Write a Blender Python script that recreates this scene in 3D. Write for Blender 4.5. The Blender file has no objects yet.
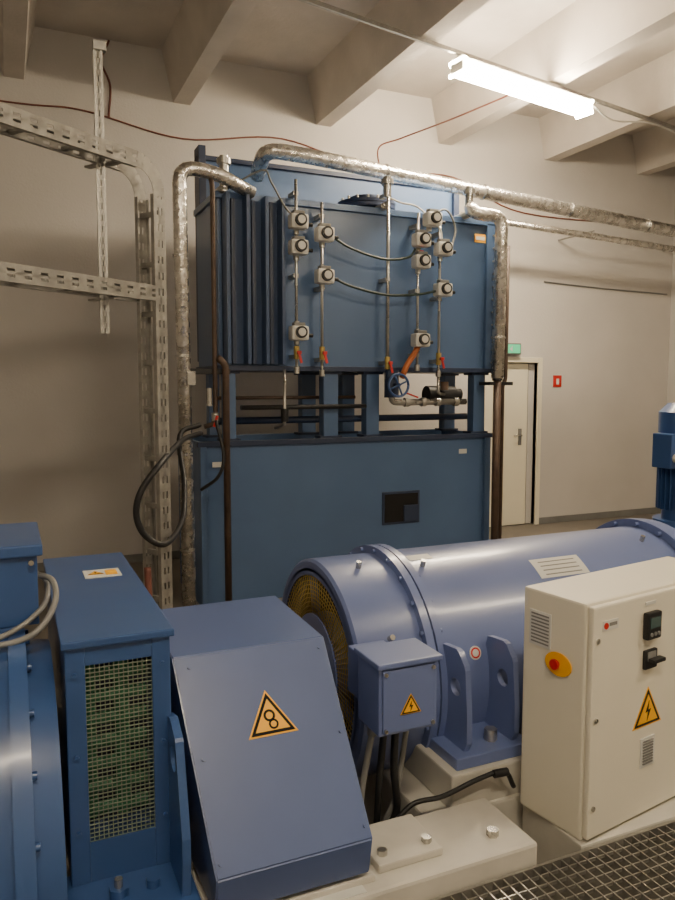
import bpy, bmesh, math, random
from mathutils import Vector, Matrix
random.seed(3)
V=Vector
scene=bpy.context.scene
COL=scene.collection

# ------------------------------------------------------------------ materials
def s2l(c):
    return tuple(((x/255)/12.92 if x/255<=0.04045 else ((x/255+0.055)/1.055)**2.4) for x in c)
def mat(name,rgb,rough=0.5,metal=0.0,var=0.12,nscale=4.0,bump=0.0,bscale=40.0,coat=0.0,emit=None,estr=0.0,rough_var=0.1,rgb2=None):
    m=bpy.data.materials.new(name); m.use_nodes=True
    nt=m.node_tree; b=nt.nodes['Principled BSDF']
    c=s2l(rgb)
    tc=nt.nodes.new('ShaderNodeTexCoord')
    n=nt.nodes.new('ShaderNodeTexNoise'); n.inputs['Scale'].default_value=nscale; n.inputs['Detail'].default_value=6
    nt.links.new(tc.outputs['Object'],n.inputs['Vector'])
    r=nt.nodes.new('ShaderNodeValToRGB')
    r.color_ramp.elements[0].position=0.3; r.color_ramp.elements[1].position=0.7
    if rgb2: c2=s2l(rgb2); e0=c2; e1=c
    else:
        e0=tuple(max(0,x*(1-var)) for x in c); e1=tuple(min(1,x*(1+var)) for x in c)
    r.color_ramp.elements[0].color=(*e0,1); r.color_ramp.elements[1].color=(*e1,1)
    nt.links.new(n.outputs['Fac'],r.inputs['Fac'])
    nt.links.new(r.outputs['Color'],b.inputs['Base Color'])
    mr=nt.nodes.new('ShaderNodeMapRange')
    mr.inputs['To Min'].default_value=max(0.02,rough-rough_var); mr.inputs['To Max'].default_value=min(1,rough+rough_var)
    nt.links.new(n.outputs['Fac'],mr.inputs['Value']); nt.links.new(mr.outputs['Result'],b.inputs['Roughness'])
    b.inputs['Metallic'].default_value=metal
    b.inputs['Coat Weight'].default_value=coat
    b.inputs['Coat Roughness'].default_value=0.15
    if bump>0:
        n2=nt.nodes.new('ShaderNodeTexNoise'); n2.inputs['Scale'].default_value=bscale; n2.inputs['Detail'].default_value=4
        nt.links.new(tc.outputs['Object'],n2.inputs['Vector'])
        bp=nt.nodes.new('ShaderNodeBump'); bp.inputs['Strength'].default_value=bump; bp.inputs['Distance'].default_value=0.01
        nt.links.new(n2.outputs['Fac'],bp.inputs['Height']); nt.links.new(bp.outputs['Normal'],b.inputs['Normal'])
    if emit:
        b.inputs['Emission Color'].default_value=(*emit,1); b.inputs['Emission Strength'].default_value=estr
    return m
M={}
M['wall']=mat('wall_paint',(197,193,188),0.85,var=0.06,nscale=1.2,bump=0.2,bscale=60)
M['ceil']=mat('ceiling_concrete',(202,195,186),0.9,var=0.09,nscale=2.5,bump=0.3,bscale=30)
M['floor']=mat('floor_concrete',(112,106,98),0.7,var=0.15,nscale=3,bump=0.2)
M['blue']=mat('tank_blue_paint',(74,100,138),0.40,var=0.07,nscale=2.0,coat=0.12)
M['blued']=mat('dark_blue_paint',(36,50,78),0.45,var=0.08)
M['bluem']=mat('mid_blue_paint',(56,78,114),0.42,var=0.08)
M['mblue']=mat('machine_blue_paint',(50,80,132),0.35,var=0.06,nscale=3,coat=0.25)
M['lav']=mat('generator_paint',(98,113,160),0.33,var=0.05,nscale=3,coat=0.3)
M['lav2']=mat('guard_paint',(74,92,138),0.4,var=0.06,nscale=4,coat=0.2)
M['galv']=mat('galvanised_steel',(164,162,156),0.42,metal=0.75,var=0.18,nscale=18)
M['foil']=mat('foil_lagging',(224,220,212),0.27,metal=0.92,var=0.18,nscale=14,bump=1.0,bscale=22)
M['rust']=mat('brown_pipe',(78,62,52),0.5,metal=0.3,var=0.3,nscale=9)
M['black']=mat('black_rubber',(22,22,24),0.5,var=0.2)
M['dark']=mat('dark_void',(14,14,15),0.9,var=0.1)
M['cream']=mat('cabinet_powder_coat',(220,215,198),0.45,var=0.02,nscale=5,bump=0.05,bscale=200)
M['white']=mat('white_frame_paint',(194,191,182),0.55,var=0.10,nscale=7)
M['act']=mat('actuator_plastic',(214,212,205),0.4,var=0.04)
M['grey']=mat('grey_plastic',(120,120,118),0.5)
M['red']=mat('red_plastic',(190,26,20),0.4)
M['yellow']=mat('yellow_label',(240,175,8),0.45,var=0.03)
M['orange']=mat('orange_hose',(180,100,45),0.5)
M['brass']=mat('yellow_wire_mesh',(170,148,82),0.45,metal=0.4)
M['green']=mat('green_guarded_part',(52,112,86),0.5)
M['wire']=mat('mesh_wire',(130,142,128),0.4,metal=0.5)
M['sticker']=mat('paper_label',(205,205,200),0.5,var=0.03)
M['steel']=mat('bright_steel',(190,188,182),0.28,metal=0.9)
M['door']=mat('door_paint',(228,222,200),0.5,var=0.02)
M['redw']=mat('red_conduit',(112,66,54),0.6)
M['gcable']=mat('dark_green_hose',(40,58,50),0.45)
M['screen']=mat('meter_display',(70,90,90),0.2)
M['tube']=mat('lit_diffuser',(255,240,210),0.4,emit=(1.0,0.83,0.60),estr=185)
M['tube2']=mat('lit_diffuser_dim',(255,240,210),0.4,emit=(1.0,0.84,0.62),estr=95)  # emission lowered to dim the unseen lamps, not for age
M['exit']=mat('exit_sign_face',(60,170,110),0.4,emit=(0.15,0.75,0.4),estr=0.6)

# ------------------------------------------------------------------ builder
class B:
    def __init__(s,name): s.name=name; s.v=[]; s.f=[]; s.m=[]; s.sm=[]; s.mats=[]
    def mi(s,k):
        if k not in s.mats: s.mats.append(k)
        return s.mats.index(k)
    def add(s,verts,faces,mk,smooth=False):
        o=len(s.v); i=s.mi(mk)
        s.v+= [tuple(p) for p in verts]
        for k,f in enumerate(faces):
            s.f.append(tuple(o+j for j in f)); s.m.append(i)
            s.sm.append(smooth[k] if isinstance(smooth,list) else smooth)
    def addbm(s,bm,mk,smooth=False):
        bm.verts.ensure_lookup_table(); bm.verts.index_update()
        s.add([v.co.copy() for v in bm.verts],[[v.index for v in f.verts] for f in bm.faces],mk,smooth); bm.free()
    def box(s,a,b,mk,bev=0.004):
        bm=bmesh.new(); bmesh.ops.create_cube(bm,size=1)
        a=V(a);b=V(b); c=(a+b)/2; d=b-a
        for v in bm.verts: v.co=V((c.x+v.co.x*d.x,c.y+v.co.y*d.y,c.z+v.co.z*d.z))
        if bev>0:
            bev=min(bev,min(abs(d.x),abs(d.y),abs(d.z))*0.3)
            bmesh.ops.bevel(bm,geom=bm.edges[:],offset=bev,segments=2,affect='EDGES',profile=0.6)
        s.addbm(bm,mk)
        return s
    def obox(s,p0,p1,w,h,mk,up=(0,0,1),bev=0):
        p0=V(p0);p1=V(p1); d=(p1-p0); L=d.length; d.normalize(); up=V(up)
        side=d.cross(up)
        if side.length<1e-4: side=d.cross(V((1,0,0)))
        side.normalize(); u=side.cross(d).normalized()
        c=(p0+p1)/2
        bm=bmesh.new(); bmesh.ops.create_cube(bm,size=1)
        for v in bm.verts: v.co=c+d*(v.co.x*L)+side*(v.co.y*w)+u*(v.co.z*h)
        if bev>0: bmesh.ops.bevel(bm,geom=bm.edges[:],offset=min(bev,w*.3,h*.3),segments=2,affect='EDGES')
        s.addbm(bm,mk); return s
    def cyl(s,p0,p1,r,mk,seg=24,r2=None,caps=True):
        p0=V(p0);p1=V(p1); r2=r if r2 is None else r2
        d=(p1-p0).normalized(); t=V((0,0,1)) if abs(d.z)<0.9 else V((1,0,0))
        a=d.cross(t).normalized(); b=d.cross(a)
        vs=[];fs=[];sm=[]
        for p,rr in ((p0,r),(p1,r2)):
            for i in range(seg):
                q=2*math.pi*i/seg; vs.append(p+(a*math.cos(q)+b*math.sin(q))*rr)
        for i in range(seg):
            j=(i+1)%seg; fs.append((i,j,seg+j,seg+i)); sm.append(True)
        if caps:
            vs2=vs[:]; n=len(vs)
            vs=vs+vs2
            fs.append(tuple(n+i for i in reversed(range(seg)))); sm.append(False)
            fs.append(tuple(n+seg+i for i in range(seg))); sm.append(False)
        s.add(vs,fs,mk,sm); return s
    def rev(s,prof,mk,y0,z0,seg=64,smooth=True):
        vs=[];fs=[]
        for k in range(len(prof)-1):
            o=len(vs)
            for (x,r) in (prof[k],prof[k+1]):
                for i in range(seg):
                    q=2*math.pi*i/seg; vs.append((x,y0+math.cos(q)*r,z0+math.sin(q)*r))
            for i in range(seg):
                j=(i+1)%seg; fs.append((o+i,o+j,o+seg+j,o+seg+i))
        s.add(vs,fs,mk,smooth); return s
    def tube(s,pts,r,mk,fil=0.0,seg=12,res=6):
        pts=[V(p) for p in pts]
        if fil>0 and len(pts)>2:
            q=[pts[0]]
            for i in range(1,len(pts)-1):
                a,b,c=pts[i-1],pts[i],pts[i+1]
                l1=min(fil,(b-a).length*.49); l2=min(fil,(c-b).length*.49)
                s0=b+(a-b).normalized()*l1; s1=b+(c-b).normalized()*l2
                for k in range(res+1):
                    t=k/res; q.append(s0*(1-t)**2+b*2*t*(1-t)+s1*t*t)
            q.append(pts[-1]); pts=q
        vs=[];fs=[];sm=[]; n=len(pts)
        tan=[]
        for i in range(n):
            d=(pts[min(i+1,n-1)]-pts[max(i-1,0)]).normalized(); tan.append(d)
        t=V((0,0,1)) if abs(tan[0].z)<0.9 else V((1,0,0))
        a=tan[0].cross(t).normalized()
        for i in range(n):
            a=(a-tan[i]*a.dot(tan[i])).normalized(); b=tan[i].cross(a)
            for k in range(seg):
                w=2*math.pi*k/seg; vs.append(pts[i]+(a*math.cos(w)+b*math.sin(w))*r)
        for i in range(n-1):
            for k in range(seg):
                j=(k+1)%seg; fs.append((i*seg+k,i*seg+j,(i+1)*seg+j,(i+1)*seg+k)); sm.append(True)
        fs.append(tuple(reversed(range(seg)))); sm.append(False)
        fs.append(tuple((n-1)*seg+k for k in range(seg))); sm.append(False)
        s.add(vs,fs,mk,sm); return s
    def spline(s,pts,r,mk,seg=10,res=8):
        P=[V(p) for p in pts]; P=[P[0]*2-P[1]]+P+[P[-1]*2-P[-2]]; out=[]
        for i in range(1,len(P)-2):
            for k in range(res):
                t=k/res; a,b,c,d=P[i-1],P[i],P[i+1],P[i+2]
                out.append(0.5*((2*b)+(c-a)*t+(2*a-5*b+4*c-d)*t*t+(3*b-a-3*c+d)*t**3))
        out.append(P[-2]); return s.tube(out,r,mk,seg=seg)
    def prism(s,poly,ext,mk,bev=0.0):
        bm=bmesh.new(); vs=[bm.verts.new(V(p)) for p in poly]
        f=bm.faces.new(vs); r=bmesh.ops.extrude_face_region(bm,geom=[f])
        for e in r['geom']:
            if isinstance(e,bmesh.types.BMVert): e.co+=V(ext)
        bmesh.ops.recalc_face_normals(bm,faces=bm.faces[:])
        if bev>0: bmesh.ops.bevel(bm,geom=bm.edges[:],offset=bev,segments=2,affect='EDGES')
        s.addbm(bm,mk); return s
    def loft(s,polyA,polyB,mk,bev=0.0):
        bm=bmesh.new(); n=len(polyA)
        a=[bm.verts.new(V(p)) for p in polyA]; b=[bm.verts.new(V(p)) for p in polyB]
        bm.faces.new(a); bm.faces.new(b)
        for i in range(n):
            j=(i+1)%n; bm.faces.new((a[i],a[j],b[j],b[i]))
        bmesh.ops.recalc_face_normals(bm,faces=bm.faces[:])
        if bev>0: bmesh.ops.bevel(bm,geom=bm.edges[:],offset=bev,segments=2,affect='EDGES')
        s.addbm(bm,mk); return s
    def plate_hole(s,o,ax,ay,hc,hr,n,th,mk,out):
        o=V(o);ax=V(ax);ay=V(ay);n=V(n)
        N=48; hole=[(hc[0]+hr*math.cos(2*math.pi*i/N),hc[1]+hr*math.sin(2*math.pi*i/N)) for i in range(N)]
        outer=[]
        for i in range(N):
            q=2*math.pi*i/N; dx,dy=math.cos(q),math.sin(q); best=None
            for k in range(len(out)):
                x1,y1=out[k];x2,y2=out[(k+1)%len(out)]
                ex,ey=x2-x1,y2-y1; den=dx*ey-dy*ex
                if abs(den)<1e-9: continue
                t=((x1-hc[0])*ey-(y1-hc[1])*ex)/den; u=((x1-hc[0])*dy-(y1-hc[1])*dx)/den
                if t>0 and -1e-6<=u<=1+1e-6 and (best is None or t<best): best=t
            outer.append((hc[0]+dx*best,hc[1]+dy*best))
        P=lambda p,z:o+ax*p[0]+ay*p[1]+n*z
        vs=[P(p,0) for p in hole]+[P(p,0) for p in outer]+[P(p,th) for p in hole]+[P(p,th) for p in outer]
        fs=[]
        for i in range(N):
            j=(i+1)%N
            fs+= [(i,j,N+j,N+i),(2*N+i,3*N+i,3*N+j,2*N+j),(i,2*N+i,2*N+j,j),(N+i,N+j,3*N+j,3*N+i)]
        s.add(vs,fs,mk); return s
    def done(s):
        me=bpy.data.meshes.new(s.name)
        xs=[p[0] for p in s.v];ys=[p[1] for p in s.v];zs=[p[2] for p in s.v]
        c=V(((min(xs)+max(xs))/2,(min(ys)+max(ys))/2,min(zs)))
        me.from_pydata([tuple(V(p)-c) for p in s.v],[],s.f)
        for k in s.mats: me.materials.append(M[k])
        me.polygons.foreach_set('material_index',s.m); me.polygons.foreach_set('use_smooth',s.sm)
        bm=bmesh.new(); bm.from_mesh(me); bmesh.ops.recalc_face_normals(bm,faces=bm.faces[:]); bm.to_mesh(me); bm.free()
        me.update(); ob=bpy.data.objects.new(s.name,me); ob.location=c; COL.objects.link(ob); return ob

def sign_tri(b,c,ax,ay,n,size,kind='bolt'):
    c=V(c);ax=V(ax).normalized();ay=V(ay).normalized();n=V(n).normalized()
    def P(x,y,z): return c+ax*x*size+ay*y*size+n*z
    def tri(k,z): return [P(-0.5*k,-0.29*k,z),P(0.5*k,-0.29*k,z),P(0,0.577*k,z)]
    b.prism(tri(1.12,0.0),n*0.001,'yellow')
    b.prism(tri(1.0,0.001),n*0.001,'dark')
    b.prism(tri(0.78,0.002),n*0.001,'yellow')
    if kind=='bolt':
        pts=[(0.03,0.3),(-0.1,0.02),(0.0,0.04),(-0.04,-0.2),(0.1,0.09),(0.0,0.07)]
        b.prism([P(x,y,0.003) for x,y in pts],n*0.001,'dark')
    else:
        for (x,y,r) in ((-0.02,0.09,0.13),(0.04,-0.1,0.11)):
            N=20
            vs=[P(x+r*math.cos(2*math.pi*i/N),y+r*math.sin(2*math.pi*i/N),0.0035) for i in range(N)]+[P(x+.6*r*math.cos(2*math.pi*i/N),y+.6*r*math.sin(2*math.pi*i/N),0.0035) for i in range(N)]
            b.add(vs,[(i,(i+1)%N,N+(i+1)%N,N+i) for i in range(N)],'dark')

# ------------------------------------------------------------------ room
X0,X1,Y0,Y1,ZC=-2.6,8.3,-3.0,7.2,4.80
RB=4.34
DX0,DX1,DZ=4.95,5.84,1.97
b=B('wall_back')
b.box((X0,Y1,0),(DX0,Y1+.25,ZC),'wall',0); b.box((DX1,Y1,0),(X1,Y1+.25,ZC),'wall',0); b.box((DX0,Y1,DZ),(DX1,Y1+.25,ZC),'wall',0)
b.done()
B('wall_right').box((X1,Y0,0),(X1+.2,Y1+.25,ZC),'wall',0).done()
B('wall_left').box((X0-.2,Y0,0),(X0,Y1+.25,ZC),'wall',0).done()
B('wall_front').box((X0-.2,Y0-.2,0),(X1+.2,Y0,ZC),'wall',0).done()
B('floor').box((X0-.2,Y0-.2,-.15),(X1+.2,Y1+1.2,0),'floor',0).done()
B('ceiling').box((X0-.2,Y0-.2,ZC),(X1+.2,Y1+.25,ZC+.15),'ceil',0).done()
for k in range(7):
    xc=.15+1.45*k-1.45
    b=B('ceiling_beam')
    b.prism([(xc-.18,Y0,ZC),(xc-.08,Y0,RB),(xc+.08,Y0,RB),(xc+.18,Y0,ZC)],(0,Y1-Y0,0),'ceil'); b.done()
B('wall_column').box((7.98,6.95,0),(X1,Y1,ZC),'wall',.01).done()
B('trim_door_frame').box((DX0-.06,Y1-.02,0),(DX0,Y1+.2,DZ+.06),'door').box((DX1,Y1-.02,0),(DX1+.06,Y1+.2,DZ+.06),'door').box((DX0,Y1-.02,DZ),(DX1,Y1+.2,DZ+.06),'door').done()
b=B('door_1'); b.box((DX0+.01,Y1+.05,0.01),(DX1-.10,Y1+.09,DZ-.01),'door')
b.box((DX1-.085,Y1+.06,0.01),(DX1-.0,Y1+.1,DZ-.01),'wall',0)
b.box((DX1-.23,Y1+.03,.98),(DX1-.19,Y1+.05,1.18),'grey'); b.tube([(DX1-.21,Y1+.04,1.1),(DX1-.21,Y1-.01,1.1),(DX1-.33,Y1-.01,1.1)],.009,'steel',.02); b.done()
b=B('baseboard_back'); b.box((X0,Y1-.012,0),(DX0-.06,Y1,.08),'grey'); b.box((DX1+.06,Y1-.012,0),(7.98,Y1,.08),'grey'); b.done()
B('exit_sign').box((5.26,7.12,2.06),(5.53,7.2,2.19),'grey').box((5.275,7.115,2.075),(5.515,7.12,2.175),'exit',0).prism([(5.36,7.113,2.12),(5.40,7.113,2.16),(5.40,7.113,2.09)],(0,-.001,0),'sticker').done()
B('fire_sign').box((6.08,7.19,1.68),(6.2,7.2,1.82),'red',0).prism([(6.12,7.188,1.71),(6.16,7.188,1.71),(6.16,7.188,1.78),(6.12,7.188,1.78)],(0,-.001,0),'sticker').done()

# ------------------------------------------------------------------ fluorescent lamps
def lamp(p0,p1,z,mk='tube'):
    b=B('fluorescent_lamp'); p0=V((*p0,z));p1=V((*p1,z)); d=(p1-p0).normalized()
    b.obox(p0+V((0,0,.05)),p1+V((0,0,.05)),.12,.035,'act',bev=.006)
    b.obox(p0+d*.02,p1-d*.02,.13,.075,mk,bev=.022)
    b.obox(p0,p0+d*.02,.13,.08,'act',bev=.005); b.obox(p1-d*.02,p1,.13,.08,'act',bev=.005)
    b.done()
lamp((3.33,5.17),(4.90,5.46),4.2)
lamp((-.6,-.6),(1.0,-.6),4.25,'tube2')
lamp((3.4,.2),(5.0,.2),4.25,'tube2')
b=B('lamp_mounting_rail')
b.obox((1.5,5.16-.187*1.8,4.31),(8.28,5.16+.187*4.98,4.31),.025,.03,'galv')
b.spline([(4.96,5.45,4.25),(5.3,5.52,4.18),(5.95,5.64,4.27),(7.0,5.83,4.22),(8.1,6.02,4.28)],.008,'act',8)
b.done()

# ------------------------------------------------------------------ wall wiring
b=B('wall_conduit')
b.spline([(-2.5,7.19,4.15),(0,7.19,4.13),(.7,7.19,4.15),(1.6,7.19,4.02),(2.6,7.19,4.15),(3.6,7.19,3.95),(4.6,7.19,4.0),(5.6,7.19,3.7),(7.9,7.19,3.75)],.008,'redw',8)
b.spline([(.93,7.19,4.12),(.95,7.19,4.4),(.88,7.19,4.6),(.95,7.19,4.79)],.010,'redw',8)
b.spline([(3.7,7.19,3.95),(3.68,7.19,4.2),(3.9,7.1,4.30),(4.1,6.4,4.31),(4.25,5.6,4.31),(4.2,5.4,4.28)],.008,'redw',8)
b.spline([(5.9,7.19,2.93),(6.8,7.19,2.90),(7.9,7.19,2.88)],.009,'grey',8)
b.spline([(7.93,7.0,4.7),(7.9,6.93,3.5),(7.92,6.93,2.0)],.012,'galv',8)
b.done()

# ------------------------------------------------------------------ tank unit
TY=5.5
b=B('blue_oil_tank_unit')
b.box((1.47,TY,1.83),(3.95,6.15,3.12),'blue',.008)
b.box((1.45,TY-.03,3.08),(3.97,6.17,3.13),'blue',.004)
b.box((1.45,TY-.03,1.81),(3.97,6.17,1.85),'blued',.004)
for x in (1.50,1.655,1.80,1.93):
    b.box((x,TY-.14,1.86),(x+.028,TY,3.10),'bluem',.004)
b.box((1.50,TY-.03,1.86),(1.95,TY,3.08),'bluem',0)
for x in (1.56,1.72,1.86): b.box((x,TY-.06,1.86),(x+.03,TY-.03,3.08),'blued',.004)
b.box((3.86,TY-.03,1.84),(3.95,TY,3.1),'blue',.004)
for z in [1.9+.11*i for i in range(11)]:
    b.cyl((3.925,TY-.045,z),(3.925,TY-.03,z),.008,'steel',8)
b.box((1.52,6.2,1.9),(4.0,6.26,3.57),'blue',.006)
b.box((1.50,6.18,3.55),(4.02,6.3,3.59),'blued',.004)
b.box((1.50,6.16,1.9),(1.56,6.32,3.66),'blued',.004); b.box((3.96,6.16,1.9),(4.02,6.32,3.60),'blued',.004)
b.cyl((2.86,5.82,3.12),(2.86,5.82,3.18),.19,'blued',40); b.cyl((2.86,5.82,3.18),(2.86,5.82,3.21),.25,'blued',40)
b.cyl((2.86,5.82,3.215),(2.86,5.82,3.24),.25,'blued',40); b.cyl((2.86,5.82,3.24),(2.86,5.82,3.29),.14,'blued',32)
for i in range(16):
    q=2*math.pi*i/16; b.cyl((2.86+.22*math.cos(q),5.82+.22*math.sin(q),3.19),(2.86+.22*math.cos(q),5.82+.22*math.sin(q),3.27),.012,'steel',8)
for x,w in ((1.56,.09),(2.40,.13),(2.78,.12),(3.84,.12)):
    for y in (TY+.02,6.0):
        b.box((x-w/2,y,1.27),(x+w/2,y+.10,1.82),'blue',.006)
        b.box((x-w/2-.03,y-.01,1.27),(x+w/2+.03,y+.12,1.29),'blued',0)
        b.box((x-w/2-.03,y-.01,1.79),(x+w/2+.03,y+.12,1.82),'blued',0)
b.box((1.31,TY,0),(3.94,TY+.03,1.27),'blue',.004); b.box((1.31,6.25,0),(3.94,6.28,1.27),'blue',.004)
b.box((1.31,TY+.03,0),(1.34,6.25,1.27),'blue',.004); b.box((3.91,TY+.03,0),(3.94,6.25,1.27),'blue',.004)
b.box((1.34,TY+.03,1.18),(3.91,6.25,1.2),'blued',0)
b.box((1.29,TY-.03,1.235),(3.96,TY+.01,1.275),'blued',.004)
b.box((1.31,TY-.025,0),(1.36,TY,1.235),'blue',.004); b.box((3.88,TY-.025,0),(3.94,TY,1.235),'blue',.004)
b.box((2.86,TY-.012,.52),(3.22,TY,.80),'blued',.003); b.box((2.88,TY-.016,.54),(3.20,TY-.01,.78),'dark',0)
b.box((3.06,TY-.03,.54),(3.20,TY-.014,.68),'blued',.003)
b.box((3.73,TY-.034,2.93),(3.84,TY-.03,3.0),'yellow',0); b.box((3.74,TY-.036,2.95),(3.83,TY-.033,2.98),'sticker',0)
b.box((1.4,TY-.03,1.08),(1.5,TY-.024,1.12),'sticker',0)
b.box((3.62,TY-.003,1.1),(3.7,TY,1.14),'sticker',0)
b.done()

b=B('instrument_pipework')
PY=5.38
def col(x,z0,z1,r=.011):
    b.tube([(x,PY,z0),(x,PY,z1)],r,'steel',seg=10)
    for z in (z0+.1,(z0+z1)/2,z1-.1): b.box((x-.02,PY,z-.015),(x+.02,TY,z+.015),'galv',0)
    b.cyl((x,PY,z0-.03),(x,PY,z0+.02),.022,'steel',10)
def act(x,z):
    b.box((x-.075,PY-.11,z-.06),(x+.065,PY-.01,z+.05),'act',.02)
    b.cyl((x-.005,PY-.135,z),(x-.005,PY-.105,z),.045,'black',20)
    b.cyl((x-.005,PY-.14,z),(x-.005,PY-.134,z),.03,'act',20)
    b.box((x-.05,PY-.09,z+.05),(x+.04,PY-.03,z+.075),'grey',.006)
    b.cyl((x+.06,PY-.06,z-.02),(x+.11,PY-.06,z-.02),.014,'black',10)
    b.cyl((x,PY,z-.09),(x,PY,z+.09),.022,'steel',12)
def redv(x,z):
    b.cyl((x,PY,z-.05),(x,PY,z+.05),.022,'brass',12); b.cyl((x,PY-.05,z),(x,PY,z),.01,'steel',8)
    b.obox((x,PY-.05,z),(x+.02,PY-.055,z-.08),.018,.008,'red',up=(0,1,0))
    b.box((x-.015,PY-.06,z-.012),(x+.02,PY-.045,z+.012),'red',.003)
col(2.05,1.82,3.25); [act(2.05,z) for z in (2.93,2.74,2.10)]; redv(2.05,1.95)
col(2.263,1.8,3.1); [act(2.263,z) for z in (2.853,2.536)]; redv(2.263,1.95)
col(2.84,1.78,3.32,.014); redv(2.84,1.88)
col(3.118,1.85,3.1); [act(3.118,z) for z in (2.876,2.705,2.073)]
col(3.326,1.8,3.05); [act(3.326,z) for z in (2.82,2.49)]; redv(3.326,1.92)
act(3.22,3.05); redv(3.118,2.78)
b.tube([(3.118,PY-.03,2.05),(3.09,PY-.03,1.98),(3.0,PY-.03,1.86),(2.96,PY-.03,1.76)],.024,'orange',.05)
b.tube([(1.62,5.45,1.53),(2.68,5.45,1.53)],.018,'black'); b.tube([(1.45,5.66,1.42),(3.8,5.66,1.42)],.028,'blued'); b.tube([(1.5,5.7,1.60),(2.7,5.7,1.60)],.014,'rust')
b.tube([(1.95,PY,1.82),(1.95,PY,1.40),(1.95,5.6,1.36)],.012,'steel',.04)
b.cyl((1.95,PY,1.42),(1.95,PY,1.52),.03,'black',12)
b.tube([(2.88,PY,1.70),(2.88,PY,1.56),(3.6,PY,1.56)],.026,'steel',.05)
b.cyl((2.88,PY-.0,1.60),(2.88,PY,1.82),.06,'blued',20); b.cyl((2.88,PY-.12,1.7),(2.88,PY,1.7),.02,'blued',12)
N=24
b.tube([(2.88+.09*math.cos(2*math.pi*i/N),PY-.12,1.7+.09*math.sin(2*math.pi*i/N)) for i in range(N+1)],.011,'mblue',seg=8)
for i in range(4):
    q=math.pi*i/2+.4; b.tube([(2.88,PY-.12,1.7),(2.88+.09*math.cos(q),PY-.12,1.7+.09*math.sin(q))],.008,'mblue',seg=6)
for x in (3.02,3.18,3.32,3.5): b.cyl((x-.02,PY,1.56),(x+.02,PY,1.56),.038,'steel',14)
b.obox((3.1,PY-.05,1.60),(2.98,PY-.05,1.64),.02,.01,'red'); b.cyl((3.1,PY-.05,1.56),(3.1,PY,1.56),.012,'steel')
b.cyl((3.28,5.5,1.62),(3.55,5.5,1.62),.075,'black',24); b.cyl((3.55,5.5,1.62),(3.62,5.5,1.62),.05,'black',24); b.box((3.33,5.44,1.54),(3.5,5.56,1.565),'black')
b.cyl((3.4,5.4,1.66),(3.4,5.4,1.73),.035,'rust',14)
b.tube([(3.326,PY,1.80),(3.326,PY,1.63),(3.45,5.45,1.62)],.012,'steel',.03)
b.spline([(2.32,PY-.06,2.84),(2.5,PY-.05,2.76),(2.78,PY-.05,2.70),(3.0,PY-.05,2.73),(3.06,PY-.06,2.8)],.010,'gcable',8)
b.spline([(2.32,PY-.06,2.53),(2.5,PY-.05,2.47),(2.8,PY-.05,2.42),(3.1,PY-.05,2.44),(3.28,PY-.06,2.48)],.010,'gcable',8)
b.spline([(2.1,PY-.05,2.93),(1.95,5.3,3.0),(1.85,5.36,3.2),(1.80,5.42,3.3),(1.6,5.6,3.2)],.008,'grey',8)
b.spline([(2.84,PY,3.2),(2.95,PY-.02,3.16),(3.1,PY-.02,3.14),(3.3,PY-.02,3.0),(3.326,PY-.03,2.9)],.008,'act',8)
b.spline([(3.17,PY-.05,3.04),(3.35,PY-.04,3.14),(3.46,PY-.02,3.0),(3.4,PY-.04,2.8)],.009,'grey',8)
for x in (1.50,2.84,3.62):
    z0=3.13 if x!=2.84 else 3.2
    b.cyl((x,PY+.02,z0),(x,PY+.02,3.36),.034,'steel',14); b.cyl((x,PY+.02,3.30),(x,PY+.02,3.34),.052,'steel',14)
    b.tube([(x,PY+.02,3.14),(x,5.6,3.14)],.03,'steel')
b.done()

b=B('foil_insulated_pipe')
b.tube([(1.17,5.3,0.0),(1.15,5.3,3.22),(1.42,5.34,3.22),(1.72,5.42,3.12)],.05,'foil',.12,seg=16)
for z in (.5,1.2,1.9,2.6): b.cyl((1.163-.006*z,5.3,z),(1.163-.006*z,5.3,z+.015),.056,'steel',16)
b.done()
b=B('foil_insulated_pipe')
b.tube([(3.62,PY,3.2),(3.62,5.34,3.14),(3.9,5.32,3.13),(3.9,5.34,1.76)],.055,'foil',.1,seg=16)
for z in (2.1,2.6): b.cyl((3.9,5.335,z),(3.9,5.335,z+.015),.061,'steel',16)
b.done()
b=B('foil_insulated_pipe')
b.tube([(1.98,6.1,3.45),(1.93,5.75,3.56),(2.3,5.75,3.55),(X1-.01,5.75,3.17)],.062,'foil',.14,seg=16)
for x in (3,4,5,6,7): b.cyl((x,5.75,3.506-.063*(x-3)),(x+.015,5.75,3.505-.063*(x-3)),.069,'steel',16)
b.done()
b=B('condensate_pipe'); b.tube([(4.1,6.6,3.45),(X1-.01,6.6,3.28)],.036,'foil')
for x in (4.4,6.1,7.8): b.cyl((x,6.6,3.43),(x,7.19,3.43),.01,'galv',8)
b.done()
b=B('brown_steel_pipe')
b.tube([(1.46,5.28,0.0),(1.46,5.28,1.85),(1.40,5.28,1.9)],.026,'rust',.04)
b.tube([(1.385,5.36,3.2),(1.385,5.30,3.12),(1.385,5.30,1.42),(1.3,5.3,1.40)],.018,'rust',.05)
b.box((1.12,5.30,1.78),(1.5,5.36,1.82),'black',.004); b.box((1.17,5.24,1.70),(1.23,5.34,1.80),'steel')
b.cyl((1.33,5.26,1.55),(1.33,5.26,1.68),.022,'steel',12); b.cyl((1.385,5.3,1.44),(1.385,5.3,1.5),.03,'steel',12)
b.obox((1.385,5.25,1.48),(1.36,5.25,1.40),.018,.01,'red',up=(0,1,0))
b.done()
b=B('brown_steel_pipe')
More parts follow.
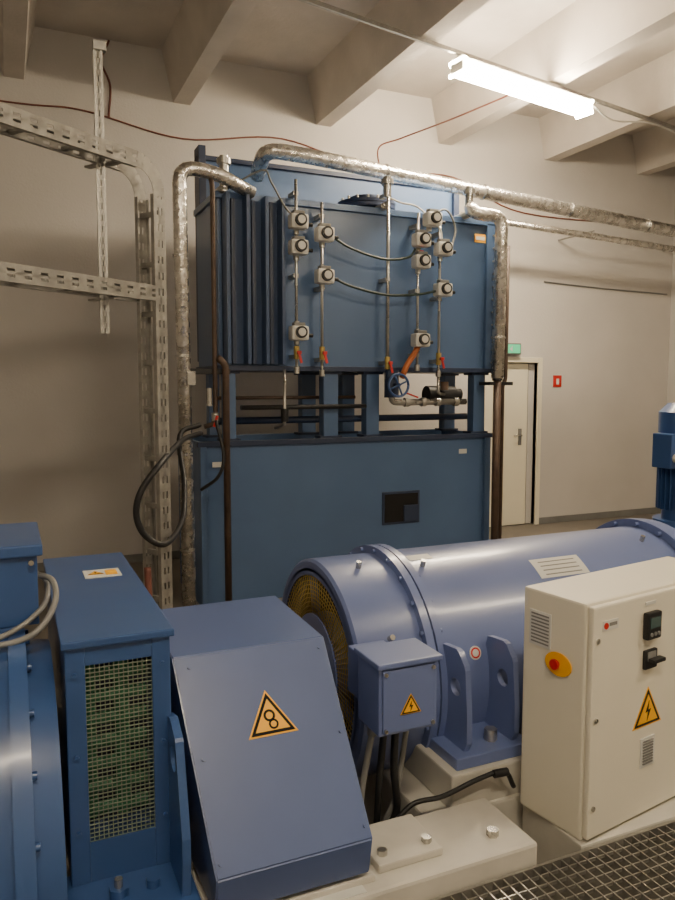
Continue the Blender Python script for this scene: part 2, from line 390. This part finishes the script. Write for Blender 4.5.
b.tube([(3.9,5.34,1.78),(3.9,5.34,0)],.034,'rust'); b.tube([(4.0,5.36,2.9),(4.0,5.36,1.75),(3.97,5.36,1.7),(3.97,5.36,0)],.018,'rust',.03)
b.box((3.82,5.33,1.7),(4.06,5.5,1.73),'black'); b.cyl((3.9,5.34,1.74),(3.9,5.34,1.80),.045,'black',14)
b.done()

# ------------------------------------------------------------------ cable ladders
b=B('cable_ladder')
def perf_rail(p0,p1,h,n,up=(0,0,1),pitch=.09):
    p0=V(p0);p1=V(p1);up=V(up).normalized();n=V(n).normalized(); d=(p1-p0); L=d.length; d.normalize()
    for s in (-1,1):
        o=up*s*(h*.38); b.obox(p0+o,p1+o,.003,h*.26,'galv',up=up)
        o2=up*s*(h*.5)+n*.012; b.obox(p0+o2,p1+o2,.024,.003,'galv',up=up)
    b.obox(p0,p1,.003,h*.16,'galv',up=up)
    k=int(L/pitch)
    for i in range(k+1):
        q=p0+d*(i*pitch); e=q+d*min(pitch*.55,max(.002,L-i*pitch)); b.obox(q,e,.003,h*.52,'galv',up=up)
D=V((.83,.56,0)).normalized(); Nn=V((-D.y,D.x,0))
C=V((.765,4.38,0)); HW=.075
for z in (2.93,2.22):
    for s in (-HW,HW):
        e=C+Nn*s+V((0,0,z)) - D*(.14 if z>2.5 else .02)
        perf_rail(e-D*2.6,e,.085,-Nn*(1 if s>0 else -1))
    for i in range(9):
        q=C+V((0,0,z-.02))-D*(.2+.3*i); b.obox(q-Nn*HW,q+Nn*HW,.03,.018,'galv')
for s in (-HW,HW):
    base=C+Nn*s
    pts=[]
    for i in range(7):
        t=i/6*math.pi/2; pts.append(base-D*.14+D*.16*math.sin(t)+V((0,0,2.77+.16*math.cos(t))))
    for i in range(6):
        nrm=(pts[i+1]-pts[i]).cross(Nn); b.obox(pts[i],pts[i+1]+(pts[i+1]-pts[i])*.15,.003,.085,'galv',up=nrm)
    v0=base+D*.02
    perf_rail(v0,v0+V((0,0,2.77)),.085,-Nn*(1 if s>0 else -1),up=D)
for i in range(10):
    q=C+D*.02+V((0,0,.15+.28*i)); b.obox(q-Nn*HW,q+Nn*HW,.03,.018,'galv',up=D)
q=V((.50,4.23,0))
perf_rail(q+V((0,0,1.98)),q+V((0,0,3.50)),.045,(0,1,0),up=(1,0,0),pitch=.06)
b.box((.475,4.22,3.46),(.545,4.26,3.51),'galv')
for z in (2.165,2.875): b.obox(q+V((0,0,z)),q+V((-.06,.09,z)),.04,.01,'galv')
b.done()
b=B('black_cable')
b.spline([(1.25,5.2,1.36),(1.06,4.9,1.34),(.80,4.25,1.27),(.66,4.15,1.12),(.63,4.15,.98),(.68,4.15,.86),(.80,4.2,.80),(.98,4.6,.86),(1.06,4.9,1.05),(1.09,5.15,1.35),(1.25,5.22,1.42)],.018,'black')
b.spline([(1.36,5.2,1.45),(1.40,5.15,1.2),(1.36,5.15,1.05),(1.25,5.22,.95)],.012,'black')
b.done()
B('red_cable_bundle').spline([(.70,4.2,0),(.70,4.2,.2),(.70,4.22,.45),(.70,4.25,.66)],.02,'redw').done()

# ------------------------------------------------------------------ skid frame
b=B('machine_base_frame')
b.box((-1.6,1.60,0),(1.34,1.86,.40),'white',.01); b.box((-1.6,2.98,0),(3.0,3.2,.45),'white',.01)
for x in (-1.5,-.2,1.16): b.box((x,1.86,0),(x+.2,2.98,.34),'white',.01)
b.box((2.3,2.0,0),(2.6,2.95,.4),'white',.01)
b.box((1.25,1.91,.34),(1.59,2.24,.46),'white',.008); b.box((1.36,1.9,0),(1.58,2.26,.345),'white',.01)
b.box((2.3,1.92,.3),(2.6,2.25,.46),'white',.008)
b.box((.86,1.66,.40),(1.06,1.84,.425),'white',.006); b.box((.40,1.64,.40),(.84,1.86,.418),'white',.004)
for x in (.89,1.03): b.cyl((x,1.70,.425),(x,1.70,.44),.014,'steel',6)
b.cyl((1.24,1.68,.40),(1.24,1.68,.42),.018,'steel',6)
b.box((.86,1.86,.2),(1.16,1.95,.30),'white',.006)
b.box((.655,1.61,.40),(.80,1.64,.403),'sticker',0)
b.done()

# ------------------------------------------------------------------ generator
GY,GZ=2.5,.645
b=B('generator')
R=.405
b.rev([(1.02,.36),(1.02,.395)],'lav',GY,GZ,smooth=False)
b.rev([(1.02,.395),(1.03,.405),(1.27,.405)],'lav',GY,GZ)
b.rev([(1.27,.405),(1.27,.435)],'lav',GY,GZ,smooth=False)
b.rev([(1.27,.435),(1.30,.435)],'lav',GY,GZ); b.rev([(1.30,.435),(1.30,.4)],'lav',GY,GZ,smooth=False)
b.rev([(1.307,.40),(1.307,.435)],'lav',GY,GZ,smooth=False); b.rev([(1.307,.435),(1.335,.435)],'lav',GY,GZ); b.rev([(1.335,.435),(1.335,R)],'lav',GY,GZ,smooth=False)
b.rev([(1.335,R),(2.62,R)],'lav',GY,GZ,seg=96)
b.rev([(2.62,R),(2.62,.44)],'lav',GY,GZ,smooth=False); b.rev([(2.62,.44),(2.66,.44)],'lav',GY,GZ); b.rev([(2.66,.44),(2.66,.40),(2.67,.40)],'lav',GY,GZ,smooth=False)
b.rev([(2.67,.435),(2.71,.435)],'lav',GY,GZ); b.rev([(2.67,.4),(2.67,.435)],'lav',GY,GZ,smooth=False); b.rev([(2.71,.435),(2.71,.05)],'lav',GY,GZ,smooth=False)
b.rev([(1.02,.37),(1.02,.345)],'lav',GY,GZ,smooth=False)
b.rev([(1.09,.37),(1.09,.02)],'dark',GY,GZ,smooth=False)
b.rev([(1.02,.20),(1.02,.0)],'lav',GY,GZ,smooth=False); b.rev([(1.02,.2),(1.09,.2)],'lav',GY,GZ); b.rev([(1.02,.345),(1.09,.345)],'blued',GY,GZ)
for i in range(6):
    q=2*math.pi*i/6+.3; c,s_=math.cos(q),math.sin(q)
    b.obox((1.045,GY+.19*c,GZ+.19*s_),(1.045,GY+.35*c,GZ+.35*s_),.012,.03,'lav',up=(1,0,0))
for k in range(9):
    r=.21+.016*k; b.tube([(1.026,GY+r*math.cos(2*math.pi*i/60),GZ+r*math.sin(2*math.pi*i/60)) for i in range(61)],.0017,'brass',seg=4)
for i in range(100):
    q=2*math.pi*i/100; c,s_=math.cos(q),math.sin(q); b.tube([(1.024,GY+.2*c,GZ+.2*s_),(1.024,GY+.347*c,GZ+.347*s_)],.0016,'brass',seg=4)
for i in range(24):
    q=2*math.pi*i/24; y,z=GY+.42*math.cos(q),GZ+.42*math.sin(q)
    b.cyl((1.26,y,z),(1.345,y,z),.008,'lav',8)
for i in range(20):
    q=2*math.pi*i/20; y,z=GY+.422*math.cos(q),GZ+.422*math.sin(q); b.cyl((2.60,y,z),(2.73,y,z),.009,'lav',8)
def onshell(x0,x1,a0,a1,mk,rr,t=.002):
    vs=[];n=8
    for i in range(n+1):
        q=a0+(a1-a0)*i/n
        for x in (x0,x1): vs.append((x,GY+math.cos(q)*(rr+t),GZ+math.sin(q)*(rr+t)))
    b.add(vs,[(2*i,2*i+1,2*i+3,2*i+2) for i in range(n)],mk)
rd=math.radians
onshell(1.86,2.10,rd(116),rd(130),'sticker',R)
for k in range(4): onshell(1.89,2.07,rd(118.5+3*k),rd(119.3+3*k),'grey',R,.003)
onshell(1.37,1.47,rd(98),rd(104),'sticker',R)
for (x,q) in ((1.15,rd(150)),(1.15,rd(105)),(1.4,rd(110)),(2.5,rd(110))):
    c,s_=math.cos(q),math.sin(q); b.cyl((x,GY+.40*c,GZ+.40*s_),(x,GY+.43*c,GZ+.43*s_),.010,'steel',10)
c,s_=math.cos(rd(163)),math.sin(rd(163))
b.cyl((1.47,GY+.40*c,GZ+.40*s_),(1.47,GY+.407*c,GZ+.407*s_),.024,'sticker',20); b.cyl((1.47,GY+.40*c,GZ+.40*s_),(1.47,GY+.408*c,GZ+.408*s_),.019,'red',20)
b.cyl((1.47,GY+.40*c,GZ+.40*s_),(1.47,GY+.409*c,GZ+.409*s_),.013,'sticker',20)
for xo in (0,1.05):
    b.box((1.28+xo,1.93,.46),(1.58+xo,2.26,.50),'lav',.004)
    for x in (1.33,1.52):
        b.plate_hole((x+xo,1.95,.50),(0,1,0),(0,0,1),(.07,.20),.03,(1,0,0),.02,'lav',[(0,0),(.26,0),(.16,.32),(.06,.33),(.015,.28),(0,.12)])
    b.cyl((1.46+xo,2.0,.5),(1.46+xo,2.0,.54),.022,'steel',6); b.cyl((1.40+xo,2.12,.5),(1.40+xo,2.12,.54),.018,'steel',6)
b.box((1.34,2.7,.46),(1.6,2.95,.5),'lav'); b.box((1.34,2.72,.34),(1.6,2.95,.47),'white')
b.done()

b=B('generator_terminal_box')
b.box((.945,1.83,.685),(1.14,1.97,.895),'lav',.006); b.box((.935,1.815,.89),(1.15,1.98,.907),'lav',.004); b.box((.955,1.822,.695),(1.13,1.832,.883),'lav',.003)
b.box((.98,1.96,.71),(1.11,2.12,.86),'lav',.004)
for x in (.963,1.12):
    for z in (.705,.873): b.cyl((x,1.815,z),(x,1.823,z),.006,'steel',8)
sign_tri(b,(1.045,1.821,.765),(1,0,0),(0,0,1),(0,-1,0),.062)
for x in (.97,1.01,1.05,1.09): b.cyl((x,1.92,.65),(x,1.92,.69),.016,'grey',12)
b.spline([(.97,1.92,.66),(.95,1.94,.5),(.93,1.93,.40),(.9,1.92,.31)],.010,'grey',10)
b.spline([(1.01,1.92,.66),(1.0,1.93,.5),(.99,1.93,.35),(.97,1.93,.31)],.011,'black',10)
b.spline([(1.05,1.92,.66),(1.05,1.93,.52),(1.06,1.93,.38),(1.0,1.93,.31)],.012,'black',10)
b.spline([(1.09,1.92,.66),(1.08,1.94,.52),(1.07,1.95,.42),(1.03,1.97,.31)],.009,'grey',10)
b.done()
b=B('earth_cable')
b.spline([(1.02,1.90,.35),(1.1,1.90,.41),(1.2,1.885,.42),(1.33,1.88,.45),(1.42,1.87,.46),(1.46,1.87,.40)],.008,'black',10)
b.cyl((1.38,1.87,.46),(1.43,1.865,.46),.013,'black',12); b.done()

# ------------------------------------------------------------------ coupling guard
b=B('coupling_guard')
yzA=[(1.62,.535),(1.97,.96),(2.4,.97),(2.95,.52),(2.95,.45),(1.64,.43)]
xa=[.410,.384,.384,.39,.39,.410]; xb=[.822,.832,.832,.83,.83,.822]
b.loft([(x,y,z) for x,(y,z) in zip(xa,yzA)],[(x,y,z) for x,(y,z) in zip(xb,yzA)],'lav2',.004)
d=V((0,.35,.425)).normalized(); nn=V((0,-.425,.35)).normalized()
sign_tri(b,V((.620,1.62+.35*.62,.535+.425*.62))+nn*.001,(1,0,0),d,nn,.125,'rollers')
for x in (.425,.808):
    for t in (.06,.5,.94):
        p=V((x,1.62+.35*t,.535+.425*t)); b.cyl(p,p+nn*.005,.005,'lav2',8)
b.done()

# ------------------------------------------------------------------ drive motor on the left
b=B('drive_motor')
MY,MZ=2.02,.60
r=.46
b.rev([(-1.6,r),(-.02,r)],'mblue',MY,MZ,seg=96)
b.rev([(-.02,r),(-.02,r+.02)],'mblue',MY,MZ,smooth=False); b.rev([(-.02,r+.02),(.02,r+.02)],'mblue',MY,MZ); b.rev([(.02,r+.02),(.02,.41)],'mblue',MY,MZ,smooth=False)
b.rev([(.02,.43),(.08,.42)],'mblue',MY,MZ); b.rev([(.08,.42),(.08,.02)],'mblue',MY,MZ,smooth=False)
for i in range(20):
    q=2*math.pi*i/20; y,z=MY+.445*math.cos(q),MZ+.445*math.sin(q); b.cyl((.02,y,z),(.03,y,z),.009,'mblue',6)
x0,x1=.10,.345
b.box((x0,1.905,.5),(x1,2.68,1.084),'mblue',.005)
b.box((x0-.008,1.78,1.086),(x1+.01,2.70,1.105),'mblue',.004)
b.box((x0,1.79,.5),(x0+.045,1.904,1.085),'mblue',.003); b.box((x1-.045,1.79,.5),(x1,1.904,1.085),'mblue',.003)
b.box((x0+.045,1.792,1.04),(x1-.045,1.904,1.085),'mblue',0); b.box((x0+.045,1.792,.5),(x1-.045,1.904,.60),'mblue',0)
b.box((x0+.045,1.893,.6),(x1-.045,1.899,1.04),'blued',0)
b.cyl((x0+.06,1.875,.62),(x0+.06,1.875,1.03),.014,'green',10); b.cyl((x0+.135,1.875,.62),(x0+.135,1.875,1.03),.02,'green',10)
for i in range(7): b.cyl((x0+.05,1.87,.64+.058*i),(x1-.05,1.87,.64+.058*i),.016,'green',10)
n=14
for i in range(n+1):
    x=x0+.045+(x1-x0-.09)*i/n; b.box((x-.0011,1.797,.6),(x+.0011,1.7995,1.04),'wire',0)
n=42
for i in range(n+1):
    z=.6+.44*i/n; b.box((x0+.045,1.795,z-.0011),(x1-.045,1.7975,z+.0011),'wire',0)
for z in (.63,.82,1.02):
    for x in (x0+.02,x1-.02): b.cyl((x,1.784,z),(x,1.79,z),.006,'mblue',8)
b.box((.20,2.36,1.105),(.31,2.46,1.107),'sticker',0); sign_tri(b,(.235,2.41,1.107),(1,0,0),(0,1,0),(0,0,1),.045); b.box((.265,2.38,1.107),(.30,2.44,1.108),'yellow',0)
b.box((-.6,2.0,1.09),(.055,2.32,1.27),'mblue',.005); b.box((-.61,1.985,1.27),(.068,2.33,1.30),'mblue',.005); b.box((-.6,2.0,1.0),(-.0,2.3,1.09),'mblue')
for x in (-.1,.04): b.cyl((x,1.98,1.255),(x,1.992,1.255),.007,'steel',8)
b.plate_hole((.335,1.64,.5),(0,1,0),(0,0,1),(.09,.3),.03,(1,0,0),.02,'mblue',[(0,0),(.20,0),(.20,.37),(.12,.39),(.06,.36),(.0,.15)])
b.box((.06,1.60,.40),(.375,1.84,.50),'mblue',.006); b.box((-1.4,1.60,.40),(-.7,1.9,.5),'mblue',.006)
b.cyl((.2,1.72,.5),(.2,1.72,.52),.024,'mblue',6); b.cyl((.28,1.72,.5),(.28,1.72,.52),.018,'mblue',6); b.cyl((.2,1.72,.52),(.2,1.72,.54),.010,'steel',8)
b.done()
b=B('grey_cable')
b.spline([(-.3,1.9,1.06),(-.12,1.92,1.07),(.0,1.93,1.075),(.06,1.95,1.10),(.095,2.0,1.15),(.09,2.05,1.19),(.055,2.08,1.2)],.008,'grey')
b.spline([(-.3,1.93,1.05),(-.05,1.95,1.08),(.06,2.0,1.13),(.08,2.1,1.17),(.055,2.15,1.19)],.007,'grey'); b.done()

# ------------------------------------------------------------------ control cabinet
b=B('control_cabinet')
cx0,cx1,cy0,cy1,cz0,cz1=1.515,2.275,1.60,1.86,.345,1.068
b.box((cx0,cy0+.02,cz0),(cx1,cy1,cz1),'cream',.008)
b.box((cx0+.004,cy0-.002,cz0+.012),(cx1-.008,cy0+.018,cz1-.006),'cream',.006)
for i in range(9): b.box((cx0-.004,1.755,.99-.011*i),(cx0+.001,1.825,.995-.011*i),'grey',0)
b.box((cx0-.003,1.748,.893),(cx0,1.832,1.003),'sticker',0)
b.prism([(cx0-.002,1.715+.05*math.cos(i*math.pi/16),.86+.036*math.sin(i*math.pi/16)) for i in range(32)],(-.004,0,0),'yellow')
b.cyl((cx0-.012,1.72,.86),(cx0,1.72,.86),.012,'red',16); b.cyl((cx0-.020,1.72,.86),(cx0-.012,1.72,.86),.016,'red',20)
F=cy0-.002
b.box((1.56,F-.002,.985),(1.63,F,1.015),'sticker',0); b.cyl((1.573,F-.004,1.0),(1.573,F,1.0),.010,'red',14); b.box((1.588,F-.003,.997),(1.623,F,1.007),'grey',0)
b.box((1.75,F-.02,.925),(1.82,F,1.01),'black',.012); b.box((1.76,F-.022,.962),(1.81,F-.018,.995),'screen',0)
for k in range(3): b.cyl((1.767+.018*k,F-.024,.943),(1.767+.018*k,F-.018,.943),.006,'grey',10)
b.box((1.755,F-.012,.83),(1.815,F,.89),'black',.004); b.box((1.765,F-.014,.856),(1.805,F-.010,.885),'grey',.002); b.box((1.765,F-.035,.854),(1.825,F-.012,.866),'black',.003)
sign_tri(b,(1.79,F,.685),(1,0,0),(0,0,1),(0,-1,0),.13)
b.box((1.76,F-.003,.51),(1.83,F,.605),'sticker',0)
for i in range(9): b.box((1.77,F-.006,.52+.009*i),(1.82,F-.002,.524+.009*i),'grey',0)
b.box((1.76,F-.003,1.03),(1.81,F,1.04),'sticker',0)
for z in (.45,.72,.96): b.cyl((1.54,F-.004,z),(1.54,F,z),.008,'steel',14)
b.done_ob=b.done()
ob=b.done_ob
piv=Vector((1.515,1.60,0)); Rz=Matrix.Rotation(rd(9),4,'Z')
ob.matrix_world=Matrix.Translation(piv)@Rz@Matrix.Translation(-piv)@Matrix.Translation(ob.location)

# ------------------------------------------------------------------ grating walkway
b=B('walkway_grating')
gx0,gx1,gy0,gy1,gz=.90,3.6,.5,1.585,.34
for i in range(int((gx1-gx0)/.034)+1):
    x=gx0+.034*i; b.box((x-.002,gy0,gz-.03),(x+.002,gy1,gz),'galv',0)
for i in range(int((gy1-gy0)/.034)+1):
    y=gy0+.034*i; b.box((gx0,y-.002,gz-.012),(gx1,y+.002,gz-.002),'galv',0)
for y in (gy0,gy1): b.box((gx0,y-.004,gz-.04),(gx1,y+.004,gz+.003),'galv',0)
for x in (gx0,2.2,gx1):
    b.box((x-.004,gy0,gz-.04),(x+.004,gy1,gz+.003),'galv',0)
    for y in (gy0+.03,gy1-.03): b.box((x-.02,y-.02,0),(x+.02,y+.02,gz-.04),'galv',0)
b.done()
b=B('cabinet_plinth'); b.box((1.50,1.60,0),(2.30,1.875,.345),'white',.006); b.box((1.62,1.87,0),(2.26,1.97,.345),'white',.006); b.done()

# ------------------------------------------------------------------ ribbed blue pump motor at right
b=B('vertical_pump_motor')
px,py=4.20,3.62
b.cyl((px,py,.0),(px,py,.06),.2,'blued',24); b.cyl((px,py,.06),(px,py,.75),.11,'blued',24); b.cyl((px,py,.75),(px,py,.79),.19,'mblue',28)
b.cyl((px,py,.79),(px,py,1.42),.135,'mblue',28)
for i in range(28):
    q=2*math.pi*i/28; c,s_=math.cos(q),math.sin(q); b.obox((px+.15*c,py+.15*s_,.86),(px+.15*c,py+.15*s_,1.36),.006,.045,'mblue',up=(c,s_,0))
b.cyl((px,py,1.38),(px,py,1.52),.175,'mblue',32); b.cyl((px,py,1.52),(px,py,1.58),.175,'mblue',32,r2=.12)
b.box((px-.24,py-.1,1.15),(px-.12,py+.06,1.38),'mblue',.008); b.cyl((px-.2,py-.14,1.22),(px-.2,py-.09,1.22),.03,'act',14)
b.done()

# ------------------------------------------------------------------ world + camera
w=bpy.data.worlds.new('World'); scene.world=w; w.use_nodes=True
w.node_tree.nodes['Background'].inputs['Color'].default_value=(.9,.8,.65,1); w.node_tree.nodes['Background'].inputs['Strength'].default_value=.02
cd=bpy.data.cameras.new('Camera'); cam=bpy.data.objects.new('Camera',cd); COL.objects.link(cam)
cd.sensor_fit='VERTICAL'; cd.sensor_height=36; cd.lens=740/900*36
cam.location=(0,0,1.7); cam.rotation_euler=(math.radians(85),0,math.radians(-24))
scene.camera=cam
